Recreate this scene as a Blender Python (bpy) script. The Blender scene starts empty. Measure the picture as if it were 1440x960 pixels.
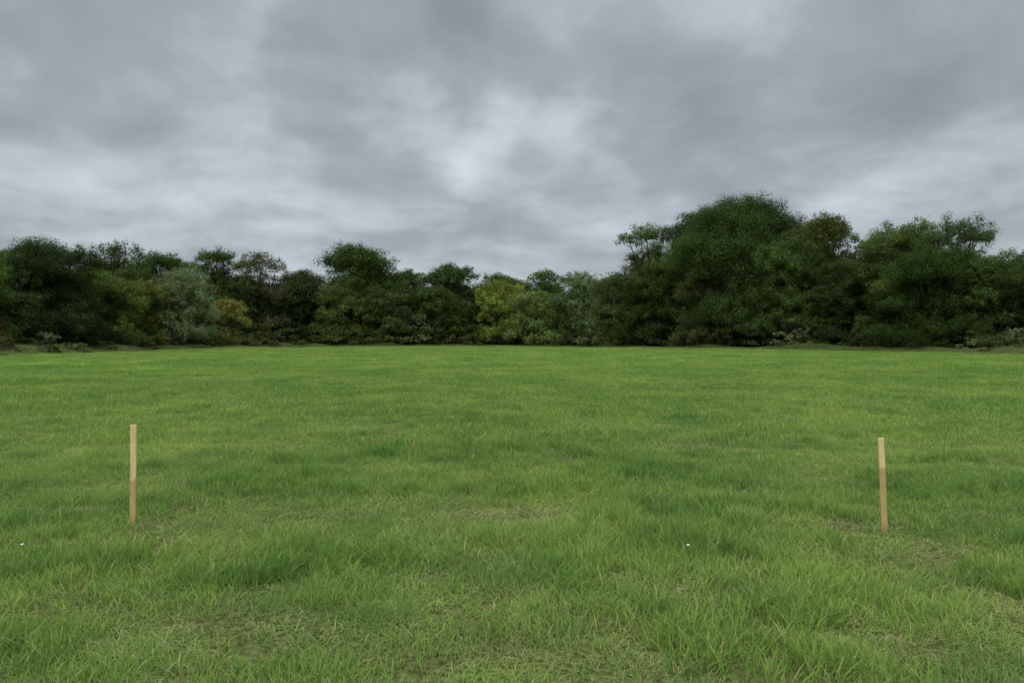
import bpy, math, numpy as np
from mathutils import Vector
scene=bpy.context.scene
scene.view_settings.view_transform='Standard'
scene.view_settings.look='None'
scene.view_settings.exposure=0
rng=np.random.default_rng(7)
F=1040.0; HY=474.0; CAMH=1.6

# ---------------------------------------------------------------- noise
def vnoise(x,y,seed=0):
    x=np.asarray(x,float); y=np.asarray(y,float)
    xi=np.floor(x).astype(np.int64); yi=np.floor(y).astype(np.int64)
    xf=x-xi; yf=y-yi
    def h(a,b):
        n=(a*374761393+b*668265263+seed*1442695041)&0xffffffff
        n=((n^(n>>13))*1274126177)&0xffffffff
        n=(n^(n>>16))&0xffffffff
        return n/4294967295.0
    u=xf*xf*(3-2*xf); v=yf*yf*(3-2*yf)
    return (h(xi,yi)*(1-u)+h(xi+1,yi)*u)*(1-v)+(h(xi,yi+1)*(1-u)+h(xi+1,yi+1)*u)*v
def height(x,y):
    n=(vnoise(x/2.6,y/2.6,1)-.5)*0.09+(vnoise(x/7,y/7,2)-.5)*0.15+(vnoise(x/19,y/19,3)-.5)*0.20
    r=np.clip((np.hypot(x,y)-2)/10,0,1)
    return n*(0.25+0.75*r)
KU=[-2.5,-1.2,-0.69,-0.5,-0.3,0,0.17,0.35,0.69,1.2,2.5]
KD=[22,40,64,86,116,130,108,92,67,44,24]
def edge(u): return np.interp(u,KU,KD)

# ---------------------------------------------------------------- mesh helper
def qmesh(name,V,Q,col=None,cname='gc',smooth=False):
    me=bpy.data.meshes.new(name)
    V=np.ascontiguousarray(V,dtype=np.float32); Q=np.ascontiguousarray(Q,dtype=np.int32)
    me.vertices.add(len(V)); me.vertices.foreach_set('co',V.ravel())
    me.loops.add(Q.size); me.loops.foreach_set('vertex_index',Q.ravel())
    me.polygons.add(len(Q)); me.polygons.foreach_set('loop_start',np.arange(len(Q),dtype=np.int32)*4)
    me.update(calc_edges=True)
    if smooth: me.polygons.foreach_set('use_smooth',np.ones(len(Q),bool))
    if col is not None:
        a=me.attributes.new(cname,'FLOAT_COLOR','POINT')
        c=np.ones((len(V),4),np.float32); c[:,:3]=col
        a.data.foreach_set('color',c.ravel())
    me.update()
    return me
def link(ob): scene.collection.objects.link(ob); return ob
def newobj(name,me,mat=None,parent=None,**kw):
    o=bpy.data.objects.new(name,me); link(o)
    if mat and not me.materials: me.materials.append(mat)
    if parent: o.parent=parent
    for k,v in kw.items(): o[k]=v
    return o

# ---------------------------------------------------------------- node helper
class NT:
    def __init__(s,nt): s.nt=nt; s.n=nt.nodes; s.l=nt.links
    def new(s,t,ins=None,**kw):
        n=s.n.new(t)
        for k,v in kw.items(): setattr(n,k,v)
        if ins:
            for k,v in ins.items():
                if isinstance(v,bpy.types.NodeSocket): s.l.new(v,n.inputs[k])
                else: n.inputs[k].default_value=v
        return n
    def math(s,op,a,b=0.0,clamp=False):
        return s.new('ShaderNodeMath',{0:a,1:b},operation=op,use_clamp=clamp).outputs[0]
    def mix(s,f,a,b,bt='MIX'):
        n=s.n.new('ShaderNodeMix'); n.data_type='RGBA'; n.blend_type=bt
        for i,v in ((0,f),(6,a),(7,b)):
            if isinstance(v,bpy.types.NodeSocket): s.l.new(v,n.inputs[i])
            else: n.inputs[i].default_value=v if i==0 else tuple(v)+((1,) if len(v)==3 else ())
        return n.outputs[2]
    def noise(s,vec,scale,detail=3,rough=.5,dist=0):
        return s.new('ShaderNodeTexNoise',{'Vector':vec,'Scale':scale,'Detail':detail,'Roughness':rough,'Distortion':dist}).outputs['Fac']
    def ramp(s,f,a,b,lo=0,hi=1):
        return s.new('ShaderNodeMapRange',{0:f,1:a,2:b,3:lo,4:hi},interpolation_type='SMOOTHSTEP').outputs[0]
def newmat(name):
    m=bpy.data.materials.new(name); m.use_nodes=True
    m.node_tree.nodes.clear(); t=NT(m.node_tree)
    out=t.new('ShaderNodeOutputMaterial'); return m,t,out
def leafy(t,out,c,tr):
    d=t.new('ShaderNodeBsdfDiffuse',{'Color':c}); tl=t.new('ShaderNodeBsdfTranslucent',{'Color':c})
    mx=t.new('ShaderNodeMixShader',{0:tr,1:d.outputs[0],2:tl.outputs[0]}); t.l.new(mx.outputs[0],out.inputs[0])

def grass_mat(name,g1,g2,yel,straw,transl=.35):
    m,t,out=newmat(name)
    pos=t.new('ShaderNodeNewGeometry').outputs['Position']
    at=t.new('ShaderNodeAttribute',attribute_name='gc')
    sep=t.new('ShaderNodeSeparateColor',{0:at.outputs['Color']})
    r,g,b=sep.outputs
    a=t.noise(pos,.22,2,.6); bb=t.noise(pos,1.1,2,.6)
    c=t.mix(r,g1,g2)
    c=t.mix(t.ramp(a,.36,.68,.08,.52),c,yel)
    c=t.mix(t.ramp(bb,.52,.36,0,.42),c,(g1[0]*.78,g1[1]*.88,g1[2]*1.2))
    c=t.mix(t.ramp(bb,.55,.72,0,.30),c,yel)
    c=t.mix(g,c,straw)
    leafy(t,out,c,transl); return m
G1=(0.120,0.232,0.044); G2=(0.265,0.415,0.098); YE=(0.385,0.49,0.115); ST=(0.52,0.46,0.235)
grassM=grass_mat('meadow_grass',G1,G2,YE,ST)
longM=grass_mat('rough_grass',(0.10,0.16,0.04),(0.18,0.26,0.07),(0.24,0.28,0.10),(0.40,0.35,0.17))

# ---------------------------------------------------------------- ground
def axis(n,a,maxv):
    s=np.linspace(-1,1,n); return np.sinh(s*a)/np.sinh(a)*maxv
xs=axis(521,6.2,1800); ys=axis(521,6.2,1800)+12
X,Y=np.meshgrid(xs,ys); Z=height(X,Y)
r=np.hypot(X,Y); Z=Z*np.clip(1.6-r/200,0,1)
V=np.stack([X,Y,Z],-1).reshape(-1,3)
ny,nx=X.shape; I=np.arange(nx*ny).reshape(ny,nx)
Q=np.stack([I[:-1,:-1],I[:-1,1:],I[1:,1:],I[1:,:-1]],-1).reshape(-1,4)
Yf=np.where(Y>1,Y,1); U=np.where(Y>1,X/Yf,np.sign(X)*2.5)
wood=np.clip((Y-edge(np.clip(U,-2.5,2.5))+1)/3,0,1)*(Y>1)
gcol=np.stack([wood.ravel()]*3,-1)
m,t,out=newmat('meadow_soil')
pos=t.new('ShaderNodeNewGeometry').outputs['Position']
w=t.new('ShaderNodeAttribute',attribute_name='gc').outputs['Fac']
a=t.noise(pos,.22,2,.6)
soil=t.mix(t.ramp(t.noise(pos,26,4,.7),.35,.65),(0.035,0.04,0.014),(0.17,0.16,0.07))
grn=t.mix(t.ramp(a,.40,.66),(0.12,0.22,0.03),(0.24,0.32,0.06))
dist=t.new('ShaderNodeVectorMath',{0:pos},operation='LENGTH').outputs['Value']
c=t.mix(t.ramp(dist,8,40,.10,.95),soil,grn)
litter=t.mix(t.noise(pos,2,4,.6),(0.02,0.022,0.01),(0.06,0.05,0.025))
c=t.mix(w,c,litter)
p=t.new('ShaderNodeBsdfDiffuse',{'Color':c})
bp=t.new('ShaderNodeBump',{'Height':t.noise(pos,20,3,.7),'Strength':.9,'Distance':.04})
t.l.new(bp.outputs[0],p.inputs['Normal']); t.l.new(p.outputs[0],out.inputs[0])
ground=newobj('ground',qmesh('ground',V,Q,gcol,smooth=True),m,kind='structure',label='wide green meadow running to a dark treeline')

# ---------------------------------------------------------------- grass tufts
def tuft(seed,n,R,L,Lv,wd,straw,bend=(.2,.9),toner=(0,1)):
    g=np.random.default_rng(seed)
    rr=R*np.sqrt(g.random(n)); th=g.random(n)*2*np.pi
    rx=rr*np.cos(th); ry=rr*np.sin(th)
    ln=L*(1-Lv+2*Lv*g.random(n))*(1-.3*(rr/R)**2)
    ba=g.random(n)*2*np.pi; b=g.uniform(*bend,n)
    dx=np.cos(ba)+.3*np.cos(th); dy=np.sin(ba)+.3*np.sin(th); dn=np.hypot(dx,dy)+1e-6; dx/=dn; dy/=dn
    wa=ba+np.pi/2+g.normal(0,.6,n); wx=np.cos(wa); wy=np.sin(wa)
    w=wd*g.uniform(.6,1.3,n)
    T=[0,.38,.72,1.0]; WW=[.8,1,.7,.06]
    V=[];C=[]
    isS=(g.random(n)<straw).astype(float)*g.uniform(.5,1,n); tone=g.uniform(*toner,n)**1.3
    for tt,ww in zip(T,WW):
        z=ln*(tt-.42*b*tt*tt)-.01
        h=ln*b*(.25*tt+.65*tt*tt)
        px=rx+dx*h; py=ry+dy*h
        for s in (-.5,.5):
            V.append(np.stack([px+wx*w*ww*s,py+wy*w*ww*s,z],-1)); C.append(np.stack([tone,isS,np.full(n,tt)],-1))
    V=np.stack(V,1); C=np.stack(C,1)
    base=(np.arange(n)*8)[:,None,None]
    q=np.array([[0,1,3,2],[2,3,5,4],[4,5,7,6]])[None]
    return V.reshape(-1,3),(base+q).reshape(-1,4),C.reshape(-1,3)
def tuft_coll(name,specs,mat):
    col=bpy.data.collections.new(name)
    for i,s in enumerate(specs):
        v,q,c=tuft(*s); me=qmesh(name,v,q,c); me.materials.append(mat)
        o=bpy.data.objects.new('%s_%02d'%(name,i),me); col.objects.link(o)
    return col
def scatter(name,pts,rot,scl,idx,col,mat,**kw):
    me=bpy.data.meshes.new(name); n=len(pts)
    me.vertices.add(n); me.vertices.foreach_set('co',np.ascontiguousarray(pts,np.float32).ravel())
    for an,arr in (('rot',rot),('scl',scl)):
        at=me.attributes.new(an,'FLOAT_VECTOR','POINT'); at.data.foreach_set('vector',np.ascontiguousarray(arr,np.float32).ravel())
    at=me.attributes.new('idx','INT','POINT'); at.data.foreach_set('value',np.ascontiguousarray(idx,np.int32))
    me.materials.append(mat)
    o=newobj(name,me,**kw)
    ng=bpy.data.node_groups.new(name,'GeometryNodeTree')
    ng.interface.new_socket('Geometry',in_out='INPUT',socket_type='NodeSocketGeometry')
    ng.interface.new_socket('Geometry',in_out='OUTPUT',socket_type='NodeSocketGeometry')
    N=ng.nodes; L=ng.links
    gi=N.new('NodeGroupInput'); go=N.new('NodeGroupOutput'); ip=N.new('GeometryNodeInstanceOnPoints')
    ci=N.new('GeometryNodeCollectionInfo'); ci.inputs[0].default_value=col
    ci.inputs['Separate Children'].default_value=True; ci.inputs['Reset Children'].default_value=True
    def na(nm,ty):
        a=N.new('GeometryNodeInputNamedAttribute'); a.data_type=ty; a.inputs[0].default_value=nm; return a.outputs[0]
    L.new(gi.outputs[0],ip.inputs['Points']); L.new(ci.outputs[0],ip.inputs['Instance'])
    ip.inputs['Pick Instance'].default_value=True
    L.new(na('idx','INT'),ip.inputs['Instance Index']); L.new(na('rot','FLOAT_VECTOR'),ip.inputs['Rotation']); L.new(na('scl','FLOAT_VECTOR'),ip.inputs['Scale'])
    L.new(ip.outputs[0],go.inputs[0])
    md=o.modifiers.new('scatter','NODES'); md.node_group=ng
    return o
specs=[]
for i in range(4): specs.append((10+i,150,.22,.100,.5,.0039,.07,(.2,1.1)))             #0-3 lush
for i in range(3): specs.append((20+i,160,.22,.075,.5,.0036,.17,(.5,1.5)))             #4-6 thin
for i in range(2): specs.append((30+i,90,.12,.155,.35,.0052,.03,(.2,.9),(0,.6)))       #7-8 tall dark
for i in range(3): specs.append((40+i,160,.42,.110,.45,.009,.06,(.2,.9)))              #9-11 mid
for i in range(2): specs.append((50+i,100,.28,.145,.35,.011,.03,(.2,.9),(0,.65)))      #12-13
for i in range(3): specs.append((60+i,150,.95,.12,.45,.022,.05,(.2,.8)))               #14-16 far
for i in range(2): specs.append((70+i,140,.18,.058,.5,.0034,.50,(.6,1.6)))             #17-18 straw
for i in range(2): specs.append((75+i,24,.20,.19,.3,.0046,.10,(.5,1.2),(.3,.9)))       #19-20 long loose blades
tc=tuft_coll('meadow_tuft',specs,grassM)
def gp(px,py):
    d_=CAMH*F/(py-HY); return (px-720)/F*d_,d_
SP=[gp(px,py)+(rad,) for px,py,rad in ((720,722,.48),(110,720,.28),(1330,770,.32),(950,830,.22),(200,900,.20),(770,930,.17),(425,872,.20),(1235,910,.24),
               (980,633,.8),(1180,740,.32),(890,925,.15),(1400,850,.20),(1250,762,.25),(190,745,.22),(560,828,.15),(640,700,.25),(300,925,.12))]
LP=[gp(px,py)+(rad,) for px,py,rad in ((990,735,.42),(340,945,.20),(80,800,.3),(700,895,.25),(1100,830,.25),(520,790,.3),(1180,820,.22),(250,690,.4))]
def dry(x,y):
    v=np.zeros(len(x))
    for a,b,r_ in SP:
        v=np.maximum(v,np.exp(-(((x-a)/(r_*1.5))**2+((y-b)/r_)**2)))
    return v*(.40+.9*vnoise(x/.16,y/.16,41))
def lushspot(x,y):
    v=np.zeros(len(x))
    for a,b,r_ in LP: v=np.maximum(v,np.exp(-(((x-a)/(r_*1.3))**2+((y-b)/r_)**2)))
    return v
def wedge(dens,y0,y1,um=.84):
    n=int(dens*um*(y1*y1-y0*y0))
    y=np.sqrt(rng.random(n)*(y1*y1-y0*y0)+y0*y0); x=(rng.random(n)*2-1)*um*y
    return x,y
P=[]
def addset(dens,y0,y1,kind,fade0=None,fade1=None):
    x,y=wedge(dens,y0,y1)
    k=y<edge(x/y)+.5
    if fade1: k&=rng.random(len(y))<np.clip((fade1[1]-y)/(fade1[1]-fade1[0]),0,1)
    if fade0: k&=rng.random(len(y))<np.clip((y-fade0[0])/(fade0[1]-fade0[0]),0,1)
    x=x[k];y=y[k];n=len(x)
    lush=.45*vnoise(x/1.3,y/1.3,11)+.55*vnoise(x/.45,y/.45,12)+.3*(vnoise(x/5,y/5,13)-.5)+.35*lushspot(x,y)
    dr=dry(x,y)
    rr=rng.random(n)
    s=.52+.85*lush+rng.normal(0,.1,n); s=np.clip(s,.45,1.5)
    keep=np.ones(n,bool)
    if kind=='near':
        idx=np.where(lush<.38,4+rng.integers(0,3,n),rng.integers(0,4,n))
        idx=np.where((lush>.60)&(rr<.65),7+rng.integers(0,2,n),idx)
        idx=np.where((rr>.965),19+rng.integers(0,2,n),idx)
        st=(dr>.45); idx=np.where(st,17+rng.integers(0,2,n),idx); s=np.where(st,.9,s*(1-.3*np.clip(dr,0,1)))
        keep=~((dr>.75)&(rr<.6))
    elif kind=='mid':
        idx=9+rng.integers(0,3,n); idx=np.where((lush>.60)&(rr<.5),12+rng.integers(0,2,n),idx)
    else:
        idx=14+rng.integers(0,3,n); s=.58+.75*vnoise(x/2.2,y/2.2,14)
    sc=np.stack([.75+.4*s,.75+.4*s,s],-1)
    ro=np.stack([rng.normal(0,.10,n),rng.normal(0,.10,n),rng.random(n)*6.283],-1)
    if kind=='far': ro[:,:2]*=.2
    p=np.stack([x,y,height(x,y)],-1)
    P.append((p[keep],ro[keep],sc[keep],idx[keep]))
addset(40,1.6,16,'near',fade1=(10,16))
addset(10,9,44,'mid',fade0=(9,16),fade1=(28,44))
addset(1.5,26,131,'far',fade0=(26,44))
p,ro,sc,ix=[np.concatenate(z) for z in zip(*P)]
scatter('grass',p,ro,sc,ix,tc,grassM,kind='stuff',label='lush uneven green meadow grass with yellowed patches')

lc=tuft_coll('margin_tuft',[(80+i,60,.5,.55,.4,.03,.15,(.1,.7)) for i in range(3)]+[(90+i,60,.5,.50,.4,.03,.65,(.1,.6)) for i in range(2)],longM)
n=12500
u=rng.uniform(-.95,.95,n); lo=np.interp(u,[-.95,-.3,-.2,.15,.3,.9],[-6.5,-5.5,-2.5,-3,-4.5,-5])
d=edge(u)+lo+rng.random(n)*(2.5-lo)+(vnoise(u*40,u*0,77)-.5)*3
x=u*d; y=d
lush=vnoise(x/4,y/4,21)
ix=np.where(rng.random(n)<np.clip(lush*1.3-.38,0,1),3+rng.integers(0,2,n),rng.integers(0,3,n))
s=(.30+1.1*vnoise(x/3,y/3,22)**1.5)*np.clip((d-edge(u)-lo)/2.5,.35,1)*np.interp(u,[-.7,-.3,-.1,.15,.9],[1.7,1.4,1,1.1,1.3])
scatter('long_grass',np.stack([x,y,height(x,y)],-1),np.stack([rng.normal(0,.1,n),rng.normal(0,.1,n),rng.random(n)*6.28],-1),
        np.stack([s*.5+.6,s*.5+.6,s],-1),ix,lc,longM,kind='stuff',label='rough uncut grass and weeds along the meadow edge')

# ---------------------------------------------------------------- trees
leafM,t,out=newmat('leaves')
at=t.new('ShaderNodeAttribute',attribute_name='gc')
leafy(t,out,at.outputs['Color'],.30)
barkM,t,out=newmat('bark')
pos=t.new('ShaderNodeTexCoord').outputs['Object']
mp=t.new('ShaderNodeMapping',{'Vector':pos,'Scale':(6,6,1.2)}).outputs[0]
c=t.mix(t.noise(mp,2,4,.6),(0.025,0.02,0.014),(0.09,0.08,0.06))
p=t.new('ShaderNodeBsdfDiffuse',{'Color':c}); t.l.new(p.outputs[0],out.inputs[0])

def tube(pts,rad,k=6):
    pts=np.asarray(pts,float); n=len(pts); V=[]
    for i in range(n):
        d=pts[min(i+1,n-1)]-pts[max(i-1,0)]; d/=np.linalg.norm(d)+1e-9
        a=np.cross(d,[0.3,1,0.1]); a/=np.linalg.norm(a)+1e-9; b=np.cross(d,a)
        th=np.arange(k)/k*2*np.pi
        V.append(pts[i]+rad[i]*(np.cos(th)[:,None]*a+np.sin(th)[:,None]*b))
    V=np.concatenate(V); Q=[]
    for i in range(n-1):
        for j in range(k): Q.append([i*k+j,i*k+(j+1)%k,(i+1)*k+(j+1)%k,(i+1)*k+j])
    return V,np.array(Q)
PAL={'dark':(0.054,0.084,0.024),'mid':(0.082,0.118,0.033),'olive':(0.105,0.125,0.034),'yellow':(0.18,0.19,0.042),
     'willow':(0.150,0.190,0.085),'brown':(0.105,0.100,0.046),'rust':(0.100,0.102,0.034),'lime':(0.19,0.21,0.045),'green':(0.15,0.195,0.052)}
def sph(g,n):
    v=g.normal(size=(n,3)); return v/np.linalg.norm(v,axis=1)[:,None]
def make_tree(seed,H,W,pal,low=.1,sparse=0.0,droop=0.0,leaf=.2,shrub=False,dens=1.0):
    g=np.random.default_rng(seed)
    base=np.array(PAL[pal])*g.uniform(.84,1.22)*np.array([g.uniform(.92,1.08),1,g.uniform(.85,1.15)])
    zc=H*(low+1)/2; rz=H*(1-low)/2
    nl=int(11+W*.85) if not shrub else 7
    m_=min(W,H*.9)
    lobes=[]
    for i in range(nl):
        d=sph(g,1)[0]; f=g.uniform(.38,.72)
        c=np.array([d[0]*W/2*f,d[1]*W/2*f*.85,zc+d[2]*rz*f])
        rl=g.uniform(.18,.31)*m_
        if c[2]+rl*.85>H: c[2]=H-rl*.85
        lobes.append((c,rl))
    hd=(-1.3,-.6,0.05,.65,1.3) if not shrub else (-.8,0,.8)
    for a_ in hd:      # broad rounded head
        rl=g.uniform(.20,.27)*m_
        lobes.append((np.array([a_*.19*W+g.normal(0,.02*W),g.normal(0,.08*W),H-rl*.85-H*(.045*a_*a_*g.uniform(.6,1.5)+g.uniform(0,.02))]),rl))
    if sparse<.45:
        for k_ in range(8):
            an=k_/8*6.283+g.uniform(0,.7); rl=g.uniform(.17,.25)*m_
            lobes.append((np.array([math.cos(an)*W*.34,math.sin(an)*W*.34,max(rl*.55,H*g.uniform(.08,.26))]),rl))
    cl=[];cr=[];ct=[]
    for c,rl in lobes:
        ns=int((27 if not shrub else 14)*(1-.35*sparse)*max(1,(rl/2.0)))
        d=sph(g,ns); d[:,2]=np.where(d[:,2]<-.3,-d[:,2]*.6,d[:,2])
        f=g.uniform(.55,1.02,ns)[:,None]
        pp=c+d*f*rl*np.array([1,1,.82])
        rr=g.uniform(.18,.36,ns)*rl
        tone=g.uniform(.68,1.40)
        cl.append(pp);cr.append(rr);ct.append(tone*g.uniform(.8,1.25,ns))
    cl=np.concatenate(cl);cr=np.concatenate(cr);ct=np.concatenate(ct)
    k=(cl[:,2]>.2)&(cl[:,2]+cr*.5<H+.1); cl=cl[k];cr=cr[k];ct=ct[k]
    npc=np.maximum(12,(cr**2*10/(leaf*leaf)*.46*(1-.45*sparse)*dens)).astype(int)
    idx=np.repeat(np.arange(len(cl)),npc); n=len(idx)
    d=sph(g,n); f=g.random(n)**.45*(1+ (g.random(n)<.12)*g.uniform(0,.5,n))
    pos=cl[idx]+d*(f*cr[idx])[:,None]*np.array([1.05,1.05,.88])
    if droop: pos[:,2]-=droop*f*cr[idx]*g.random(n)*1.5
    pos[:,2]=np.maximum(pos[:,2],.05)
    nr=d*1.3+sph(g,n)*.55+np.array([0,0,.6]); nr/=np.linalg.norm(nr,axis=1)[:,None]
    a=np.cross(nr,sph(g,n)); a/=np.linalg.norm(a,axis=1)[:,None]+1e-9; b=np.cross(nr,a)
    s=leaf*g.uniform(.55,1.35,n)[:,None]
    V=np.stack([pos-a*s*.55,pos-b*s*.32,pos+a*s*.55,pos+b*s*.32],1).reshape(-1,3)
    Q=np.arange(n*4).reshape(-1,4)
    col=base[None]*(ct[idx]*g.uniform(.87,1.14,n))[:,None]
    hue=g.normal(0,.05,n); col=col*np.stack([1+hue,np.ones(n),1-hue*.3],-1)
    yc=(g.random(len(cl))<.04)[idx]; col[yc]=col[yc]*np.array([1.35,1.2,1])
    col=np.repeat(col,4,axis=0)
    crown=qmesh('crown',V,Q,col); crown.materials.append(leafM)
    TV=[];TQ=[];off=0
    def add(pts,rad,k=6):
        nonlocal off
        v,q=tube(pts,rad,k); TV.append(v);TQ.append(q+off); off+=len(v)
    r0=.018*H+.04 if not shrub else .05
    fork=H*g.uniform(.18,.28) if not shrub else .15
    tip=np.array([g.normal(0,.04*W),g.normal(0,.04*W),H*.8])
    tp=[np.array([0,0,-.2]),np.array([g.normal(0,.1),0,fork*.5]),np.array([g.normal(0,.2),g.normal(0,.2),fork])]
    for s_ in (.35,.65,1): tp.append(tp[2]*(1-s_)+tip*s_+g.normal(0,.04*W,3)*np.array([1,1,0]))
    add(tp,[r0*1.5,r0,r0*.85,r0*.6,r0*.4,r0*.1],8)
    for c,rl in lobes:
        tt=np.clip((c[2]*.55-fork)/(H*.85-fork),0,.8)
        st=tp[2]*(1-tt)+tip*tt
        mid=(st+c)/2+np.array([0,0,-.06*H])*(1 if c[2]>fork else .3)+g.normal(0,.03*W,3)
        rb=r0*(.5-.3*tt)
        add([st,mid,c],[rb,rb*.65,rb*.35],5)
        near=np.argsort(np.linalg.norm(cl-c,axis=1))[:18][::2 if sparse<.5 else 1]
        for j in near: add([c,(c+cl[j])/2+g.normal(0,.1,3),cl[j]],[rb*.3,rb*.2,rb*.06],4)
    wood=qmesh('trunk',np.concatenate(TV),np.concatenate(TQ),smooth=True); wood.materials.append(barkM)
    return wood,crown,n
def place(kind,px,off,meshes,scale,rotz,label,cat,group):
    u=(px-720)/F; d=float(edge(u))+off; x=u*d
    e=bpy.data.objects.new(kind,None); e.empty_display_size=.5; link(e)
    e.location=(x,d,float(height(np.array(x),np.array(d)))); e.rotation_euler=(0,0,rotz); e.scale=(scale,)*3
    e['label']=label; e['category']=cat; e['group']=group
    a,b=('stem','foliage') if cat=='bush' else ('trunk','crown')
    newobj(a,meshes[0],parent=e); newobj(b,meshes[1],parent=e)
    return d
def tree(seed,px,top,wpx,off,pal,label,**kw):
    u=(px-720)/F; d=float(edge(u))+off
    H=(HY-top)/F*d+CAMH; W=wpx/F*d
    w,c,n=make_tree(seed,H,W,pal,leaf=.0016*d+.012,**kw)
    place('deciduous_tree',px,off,(w,c),1,0,label,'tree','trees along the woodland edge')
def bush(seed,px,top,wpx,off,pal,label,**kw):
    u=(px-720)/F; d=float(edge(u))+off
    H=(HY-top)/F*d+CAMH; W=wpx/F*d
    w,c,n=make_tree(seed,H,W,pal,leaf=.0016*d+.01,shrub=True,low=0.0,**kw)
    place('hedge_shrub',px,off,(w,c),1,0,label,'bush','shrubs at the foot of the trees')
DG='dark green broadleaf tree in the woodland edge'
TR=[
(-60,352,150,5,'dark',DG,{}),
(10,350,110,8,'mid','leafy tree with thin twiggy top in the woodland',dict(sparse=.25)),
(75,334,165,5,'dark','broad dark green tree with foliage to the grass',{}),
(165,336,95,14,'mid','light airy tree rising behind darker trees',dict(sparse=.4)),
(145,380,130,3,'mid','low rounded green tree standing in front of the wood',{}),
(205,392,80,4,'olive','small olive tree beside a grey willow',{}),
(225,350,95,14,'dark',DG,{}),
(256,374,92,0,'willow','rounded grey-green willow at the wood edge',dict(droop=.5)),
(305,345,90,12,'dark','round-topped dark green tree above the willow',{}),
(318,415,62,3,'yellow','small tree with muted yellow autumn leaves',dict(sparse=.4)),
(368,350,76,8,'brown','thin brownish-green tree with sparse leaves',dict(sparse=.35)),
(345,385,70,12,'dark',DG,{}),
(425,376,85,7,'dark',DG,{}),
(500,337,116,10,'mid','tall round-headed tree with gaps in its crown',dict(sparse=.2)),
(470,395,80,4,'olive','low olive-tinged tree at the foot of the wood',{}),
(570,376,80,9,'dark',DG,{}),
(545,405,75,4,'mid','low green tree at the grass edge',{}),
(636,369,88,8,'dark','dense dark tree with a blunt crown',{}),
(610,400,70,4,'dark',DG,{}),
(700,381,70,14,'mid',DG,{}),
(703,392,78,2,'lime','yellow-green tree glowing against the dark wood',{}),
(752,407,84,0,'green','soft rounded green willow at the grass edge',dict(droop=.5)),
(765,377,60,14,'mid','sparse leafy tree in the far wood',dict(sparse=.3)),
(815,379,78,7,'willow','grey-green tree in the low part of the wood',dict(sparse=.1)),
(862,381,74,6,'mid','low green tree beside the tall oaks',{}),
(910,309,88,9,'mid','slender open tree with sky showing through',dict(sparse=.5,low=.15)),
(905,385,90,4,'dark',DG,{}),
(985,288,118,9,'mid','tall leafy tree with a rounded head',dict(sparse=.1)),
(1052,271,175,7,'dark','tallest oak with a broad dark domed crown',dict(low=.12)),
(1000,385,110,3,'rust','low dark tree with olive-tinged leaves',{}),
(1110,325,130,5,'mid',DG,{}),
(1160,295,108,8,'olive','tall tree with dull olive-green leaves',dict(sparse=.05)),
(1185,360,90,4,'dark',DG,{}),
(1222,332,74,9,'dark',DG,{}),
(1272,309,130,7,'mid','tall green tree with a wide bushy head',{}),
(1345,301,104,8,'mid','airy tree top standing above its neighbours',dict(sparse=.25,low=.2)),
(1310,342,165,3,'dark','broad dark tree with foliage sweeping to the ground',{}),
(1412,349,110,5,'mid',DG,{}),
(1475,345,120,6,'dark',DG,{}),
(1560,335,150,6,'dark',DG,{}),
]
for i,(px,top,w,off,pal,lab,kw) in enumerate(TR):
    tree(100+i,px,top,w,off,pal,lab,**kw)
back=[make_tree(300+i,12.0,10.0,['dark','mid','dark','mid'][i],leaf=.28,low=.1) for i in range(4)]
for i,px in enumerate(range(-90,1560,48)):
    top=np.interp(px,[0,200,400,560,700,860,900,1050,1200,1300,1380,1440],[358,365,390,385,388,392,345,318,345,345,362,366])+rng.uniform(0,14)
    off=20+rng.uniform(-2,6); u=(px-720)/F; d=float(edge(u))+off
    s=((HY-top)/F*d+CAMH)/12.0
    b=back[rng.integers(0,4)]
    place('deciduous_tree',px,off,b,s,rng.uniform(0,6.28),'dark green tree filling the wood','tree','trees along the woodland edge')
LB={'rust':'low rusty-brown shrub at the meadow edge','dark':'low dark green shrub under the trees','mid':'low green bramble bush beside the meadow','willow':'small grey-green shrub at the wood edge','olive':'small olive shrub at the wood edge'}
pals=['dark','dark','mid','dark','olive','willow','dark','mid']
px=-40.0; i=0
while px<1490:
    pal='rust' if i==1 else pals[int(rng.integers(0,8))]
    top=rng.uniform(440,462) if px>150 else rng.uniform(462,474)
    if 225<px<290: top=466
    if 670<px<790: top=468
    bush(500+i,px,top,rng.uniform(42,75),rng.uniform(.5,3),pal,LB[pal])
    px+=rng.uniform(24,42); i+=1
for i,(px,top,wp,off,pal) in enumerate([(60,478,60,-4,'dark'),(105,480,60,-4.5,'mid'),(10,476,40,-3,'rust'),(150,480,40,-3,'olive'),(205,478,40,-3,'mid'),(290,477,34,-3,'dark'),(1395,478,40,-2,'olive'),(1290,478,36,-2,'mid')]):
    bush(700+i,px,top,wp,off,pal,LB[pal])
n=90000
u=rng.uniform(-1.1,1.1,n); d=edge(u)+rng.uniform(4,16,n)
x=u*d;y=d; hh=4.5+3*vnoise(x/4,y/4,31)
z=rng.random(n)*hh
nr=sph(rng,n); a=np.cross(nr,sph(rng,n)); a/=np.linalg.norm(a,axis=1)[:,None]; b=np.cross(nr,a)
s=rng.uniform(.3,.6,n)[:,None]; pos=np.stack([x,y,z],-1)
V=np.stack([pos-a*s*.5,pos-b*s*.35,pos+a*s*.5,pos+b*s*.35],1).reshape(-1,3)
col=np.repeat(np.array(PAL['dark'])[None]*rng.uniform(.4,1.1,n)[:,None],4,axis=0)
newobj('woodland_understory',qmesh('woodland_understory',V,np.arange(n*4).reshape(-1,4),col),leafM,kind='stuff',label='dense dark undergrowth inside the wood')

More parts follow.
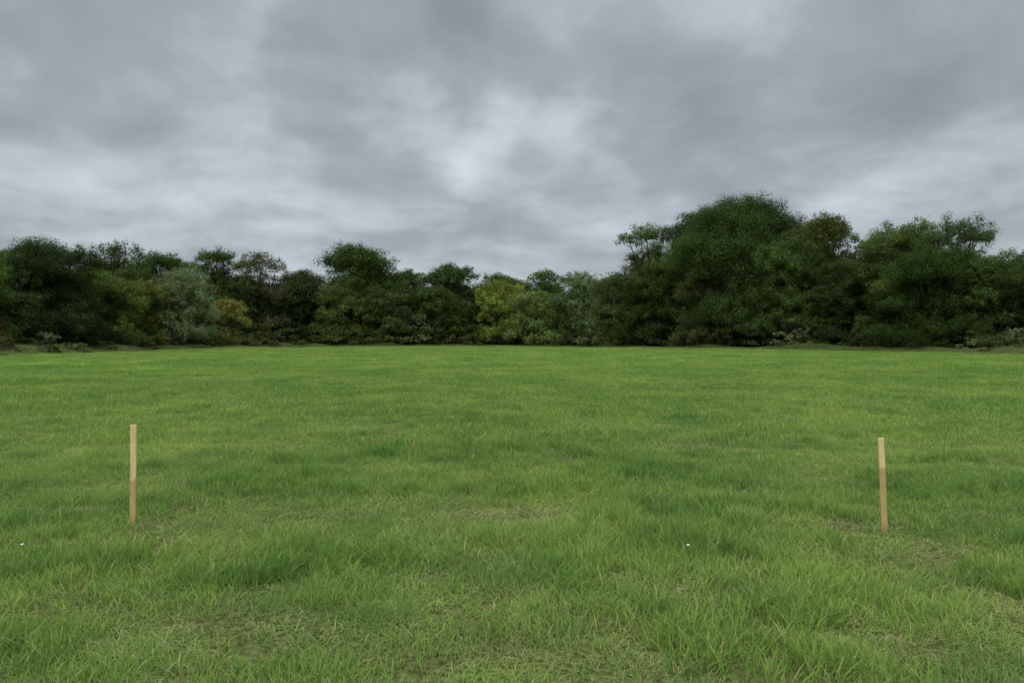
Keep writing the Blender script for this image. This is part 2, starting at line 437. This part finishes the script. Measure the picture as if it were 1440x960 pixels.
# ---------------------------------------------------------------- stakes
def stake(px,basey,topy,splity,wpx,leanpx,label,seed):
    d=CAMH*F/(basey-HY); u=(px-720)/F; x=u*d
    H=(basey-topy)/F*d; W=wpx/F*d; T=.020
    zs=[-.30,-.16,0,H*.25,H*.5,H*.75,H-.0015,H]
    V=[];bev=.002
    g=np.random.default_rng(seed)
    for i,z in enumerate(zs):
        w=W/2;tt=T/2
        if i==0: w=.003;tt=.003
        if i==len(zs)-1: w-=.0015;tt-=.0015
        j=g.normal(0,.0008,2)
        c=[(-w+bev,-tt),(w-bev,-tt),(w,-tt+bev),(w,tt-bev),(w-bev,tt),(-w+bev,tt),(-w,tt-bev),(-w,-tt+bev)]
        if i==0: c=[(a*.5,b*.5) for a,b in c]
        V+= [(a+j[0],b+j[1],z) for a,b in c]
    me=bpy.data.meshes.new('wooden_stake'); n=len(zs); Fc=[]
    for i in range(n-1):
        for k in range(8): Fc.append((i*8+k,i*8+(k+1)%8,(i+1)*8+(k+1)%8,(i+1)*8+k))
    Fc.append(tuple(range((n-1)*8,n*8))); Fc.append(tuple(reversed(range(8))))
    me.from_pydata(V,[],Fc); me.update()
    split=(basey-splity)/F*d
    m,t,out=newmat('stake_wood')
    oc=t.new('ShaderNodeTexCoord').outputs['Object']
    mp=t.new('ShaderNodeMapping',{'Vector':oc,'Scale':(60,60,2.5),'Location':(seed,0,0)}).outputs[0]
    gr=t.ramp(t.noise(mp,3,5,.65,.6),.3,.7)
    z=t.new('ShaderNodeSeparateXYZ',{0:oc}).outputs[2]
    light=t.mix(gr,(0.66,0.47,0.20),(0.88,0.71,0.39))
    dark=t.mix(gr,(0.42,0.28,0.105),(0.66,0.48,0.21))
    edgeN=t.math('ADD',z,t.math('MULTIPLY',t.noise(mp,1.0,2,.5),.03))
    c=t.mix(t.ramp(edgeN,split-.002,split+.028),dark,light)
    kn=t.ramp(t.noise(oc,22,1,.5),.68,.76,0,.5)
    c=t.mix(kn,c,(0.28,0.15,0.055))
    c=t.mix(t.ramp(z,0.0,.12,.45,0),c,(0.12,0.10,0.04))
    p=t.new('ShaderNodeBsdfPrincipled',{'Base Color':c,'Roughness':.75,'Specular IOR Level':.2})
    bp=t.new('ShaderNodeBump',{'Height':gr,'Strength':.4,'Distance':.002}); t.l.new(bp.outputs[0],p.inputs['Normal'])
    t.l.new(p.outputs[0],out.inputs[0])
    o=newobj('wooden_stake',me,m,label=label,category='stake',group='wooden stakes in the meadow')
    o.location=(x,d,float(height(np.array(x),np.array(d))))
    o.rotation_euler=(.01,math.atan2(leanpx,basey-topy),.12 if seed==1 else -.15)
stake(186,737,595,673,7.8,2,'pale wooden stake upright in long grass, darker lower half',1)
stake(1245,747,613,655,7.6,-6,'pale wooden stake leaning slightly, damp darker lower section',2)

# ---------------------------------------------------------------- tiny white flowers
petM,t,out=newmat('petal'); p=t.new('ShaderNodeBsdfPrincipled',{'Base Color':(.6,.6,.55,1),'Roughness':.6}); t.l.new(p.outputs[0],out.inputs[0])
stM,t,out=newmat('flower_stem'); p=t.new('ShaderNodeBsdfPrincipled',{'Base Color':(.08,.16,.03,1),'Roughness':.6}); t.l.new(p.outputs[0],out.inputs[0])
PV=[];PQ=[]
for k in range(14):
    a=k/14*6.283; ca,sa=math.cos(a),math.sin(a); b=len(PV)
    for r_,w_,z_ in ((.002,.001,0),(.007,.002,.0015),(.0105,.0014,.001)):
        for s_ in (-1,1): PV.append((ca*r_-sa*w_*s_,sa*r_+ca*w_*s_,z_))
    PQ+=[[b,b+1,b+3,b+2],[b+2,b+3,b+5,b+4]]
pm=qmesh('bloom',np.array(PV),np.array(PQ)); pm.materials.append(petM)
sv,sq=tube([(0,0,-.15),(.004,0,-.07),(0,0,-.001)],[.0012,.0012,.001],5); sm=qmesh('stem',sv,sq); sm.materials.append(stM)
for px,py in ((968,765),(30,763)):
    d=(CAMH-.13)*F/(py-HY); x=(px-720)/F*d
    e=bpy.data.objects.new('daisy',None); link(e); e.location=(x,d,float(height(np.array(x),np.array(d)))+.13); e.rotation_euler=(.3,0,0)
    e['label']='tiny white daisy growing in the meadow grass'; e['category']='flower'; e['group']='daisies in the meadow'
    newobj('bloom',pm,parent=e); newobj('stem',sm,parent=e)

# ---------------------------------------------------------------- world
w=bpy.data.worlds.new('World'); scene.world=w; w.use_nodes=True; w.node_tree.nodes.clear(); t=NT(w.node_tree)
SUN_EL=math.radians(55); SUN_AZ=math.radians(-150)
sky=t.new('ShaderNodeTexSky'); sky.sky_type='NISHITA'; sky.sun_disc=False; sky.sun_elevation=SUN_EL; sky.sun_rotation=SUN_AZ
dirv=t.new('ShaderNodeTexCoord').outputs['Generated']
sp=t.new('ShaderNodeSeparateXYZ',{0:dirv}); dx,dy,dz=sp.outputs
zz=t.math('ADD',t.math('MAXIMUM',dz,0.0),.20)
pv=t.new('ShaderNodeCombineXYZ',{0:t.math('DIVIDE',dx,zz),1:t.math('DIVIDE',dy,zz),2:0.0}).outputs[0]
def warp(sc,amp,src,det=2.0):
    q=t.new('ShaderNodeTexNoise',{'Vector':dirv,'Scale':sc,'Detail':det}).outputs['Color']
    q=t.new('ShaderNodeVectorMath',{0:q,1:(.5,.5,.5)},operation='SUBTRACT').outputs[0]
    q=t.new('ShaderNodeVectorMath',{0:q,'Scale':amp},operation='SCALE').outputs[0]
    return q,t.new('ShaderNodeVectorMath',{0:src,1:q},operation='ADD').outputs[0]
q1,wd=warp(3.5,.36,dirv,4.0)
pw=t.new('ShaderNodeVectorMath',{0:pv,1:t.new('ShaderNodeVectorMath',{0:q1,'Scale':2.0},operation='SCALE').outputs[0]},operation='ADD').outputs[0]
n1=t.noise(pw,1.0,4,.52); n2=t.noise(pw,3.0,4,.52); n3=t.noise(dirv,6.0,4,.5)
def cen(n,a): return t.math('MULTIPLY',t.math('SUBTRACT',n,.5),a)
val=t.math('ADD',t.math('ADD',cen(n1,1.25),cen(n2,.95)),cen(n3,.85))
def blob(px,py,sx,sy,rot,amp):
    global val
    v=Vector(((px-720)/F,1,(HY-py)/F)).normalized()
    s=t.new('ShaderNodeVectorMath',{0:wd,1:tuple(v)},operation='SUBTRACT').outputs[0]
    az=math.atan2(v.x,v.y)
    if abs(az)>.05: s=t.new('ShaderNodeVectorRotate',{'Vector':s,'Angle':az},rotation_type='Z_AXIS').outputs[0]
    if rot: s=t.new('ShaderNodeVectorRotate',{'Vector':s,'Angle':math.radians(rot)},rotation_type='Y_AXIS').outputs[0]
    q=t.new('ShaderNodeVectorMath',{0:s,1:(F/sx,2.0,F/sy)},operation='MULTIPLY').outputs[0]
    L=t.new('ShaderNodeVectorMath',{0:q,1:q},operation='DOT_PRODUCT').outputs['Value']
    e=t.math('EXPONENT',t.math('MULTIPLY',L,-1.0))
    val=t.math('ADD',val,t.math('MULTIPLY',e,amp))
for b in [(700,225,140,50,0,.50),(800,165,90,35,35,.25),(560,80,190,90,0,-.45),(740,80,110,70,0,-.30),(1000,140,260,70,20,-.25),
          (1330,130,220,80,20,-.28),(1380,240,150,35,20,.15),(340,90,70,130,-20,.26),(110,170,200,50,0,-.20),(80,265,160,40,-15,.2)]: blob(*b)
f=t.ramp(val,-.85,.95)
cr=t.new('ShaderNodeValToRGB',{0:f}); e=cr.color_ramp.elements
e[0].position=0; e[0].color=(0.26,0.295,0.325,1); e[1].position=1; e[1].color=(0.82,0.865,0.905,1)
x_=e.new(.36); x_.color=(0.37,0.42,0.455,1); x_=e.new(.66); x_.color=(0.565,0.62,0.665,1)
cloud=cr.outputs[0]
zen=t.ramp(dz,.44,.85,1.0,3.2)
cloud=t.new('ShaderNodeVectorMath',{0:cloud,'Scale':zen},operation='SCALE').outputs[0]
skys=t.new('ShaderNodeVectorMath',{0:sky.outputs[0],'Scale':.08},operation='SCALE').outputs[0]
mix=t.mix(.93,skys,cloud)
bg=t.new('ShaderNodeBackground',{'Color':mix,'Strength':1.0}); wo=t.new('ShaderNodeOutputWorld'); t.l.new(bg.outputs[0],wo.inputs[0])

sl=bpy.data.lights.new('sun','SUN'); sl.energy=1.5; sl.angle=math.radians(35); sl.color=(1,.97,.92)
so=bpy.data.objects.new('sun',sl); link(so)
sd=Vector((math.sin(SUN_AZ)*math.cos(SUN_EL),math.cos(SUN_AZ)*math.cos(SUN_EL),math.sin(SUN_EL)))
so.rotation_euler=(-sd).to_track_quat('-Z','Y').to_euler()

cam=bpy.data.cameras.new('camera'); cam.sensor_width=36; cam.lens=26; cam.clip_end=6000; cam.clip_start=.05
co=bpy.data.objects.new('camera',cam); link(co)
co.location=(0,0,CAMH+float(height(np.array(0.),np.array(0.)))); co.rotation_euler=(math.radians(90)-math.atan((480-HY)/F),0,0)
scene.camera=co
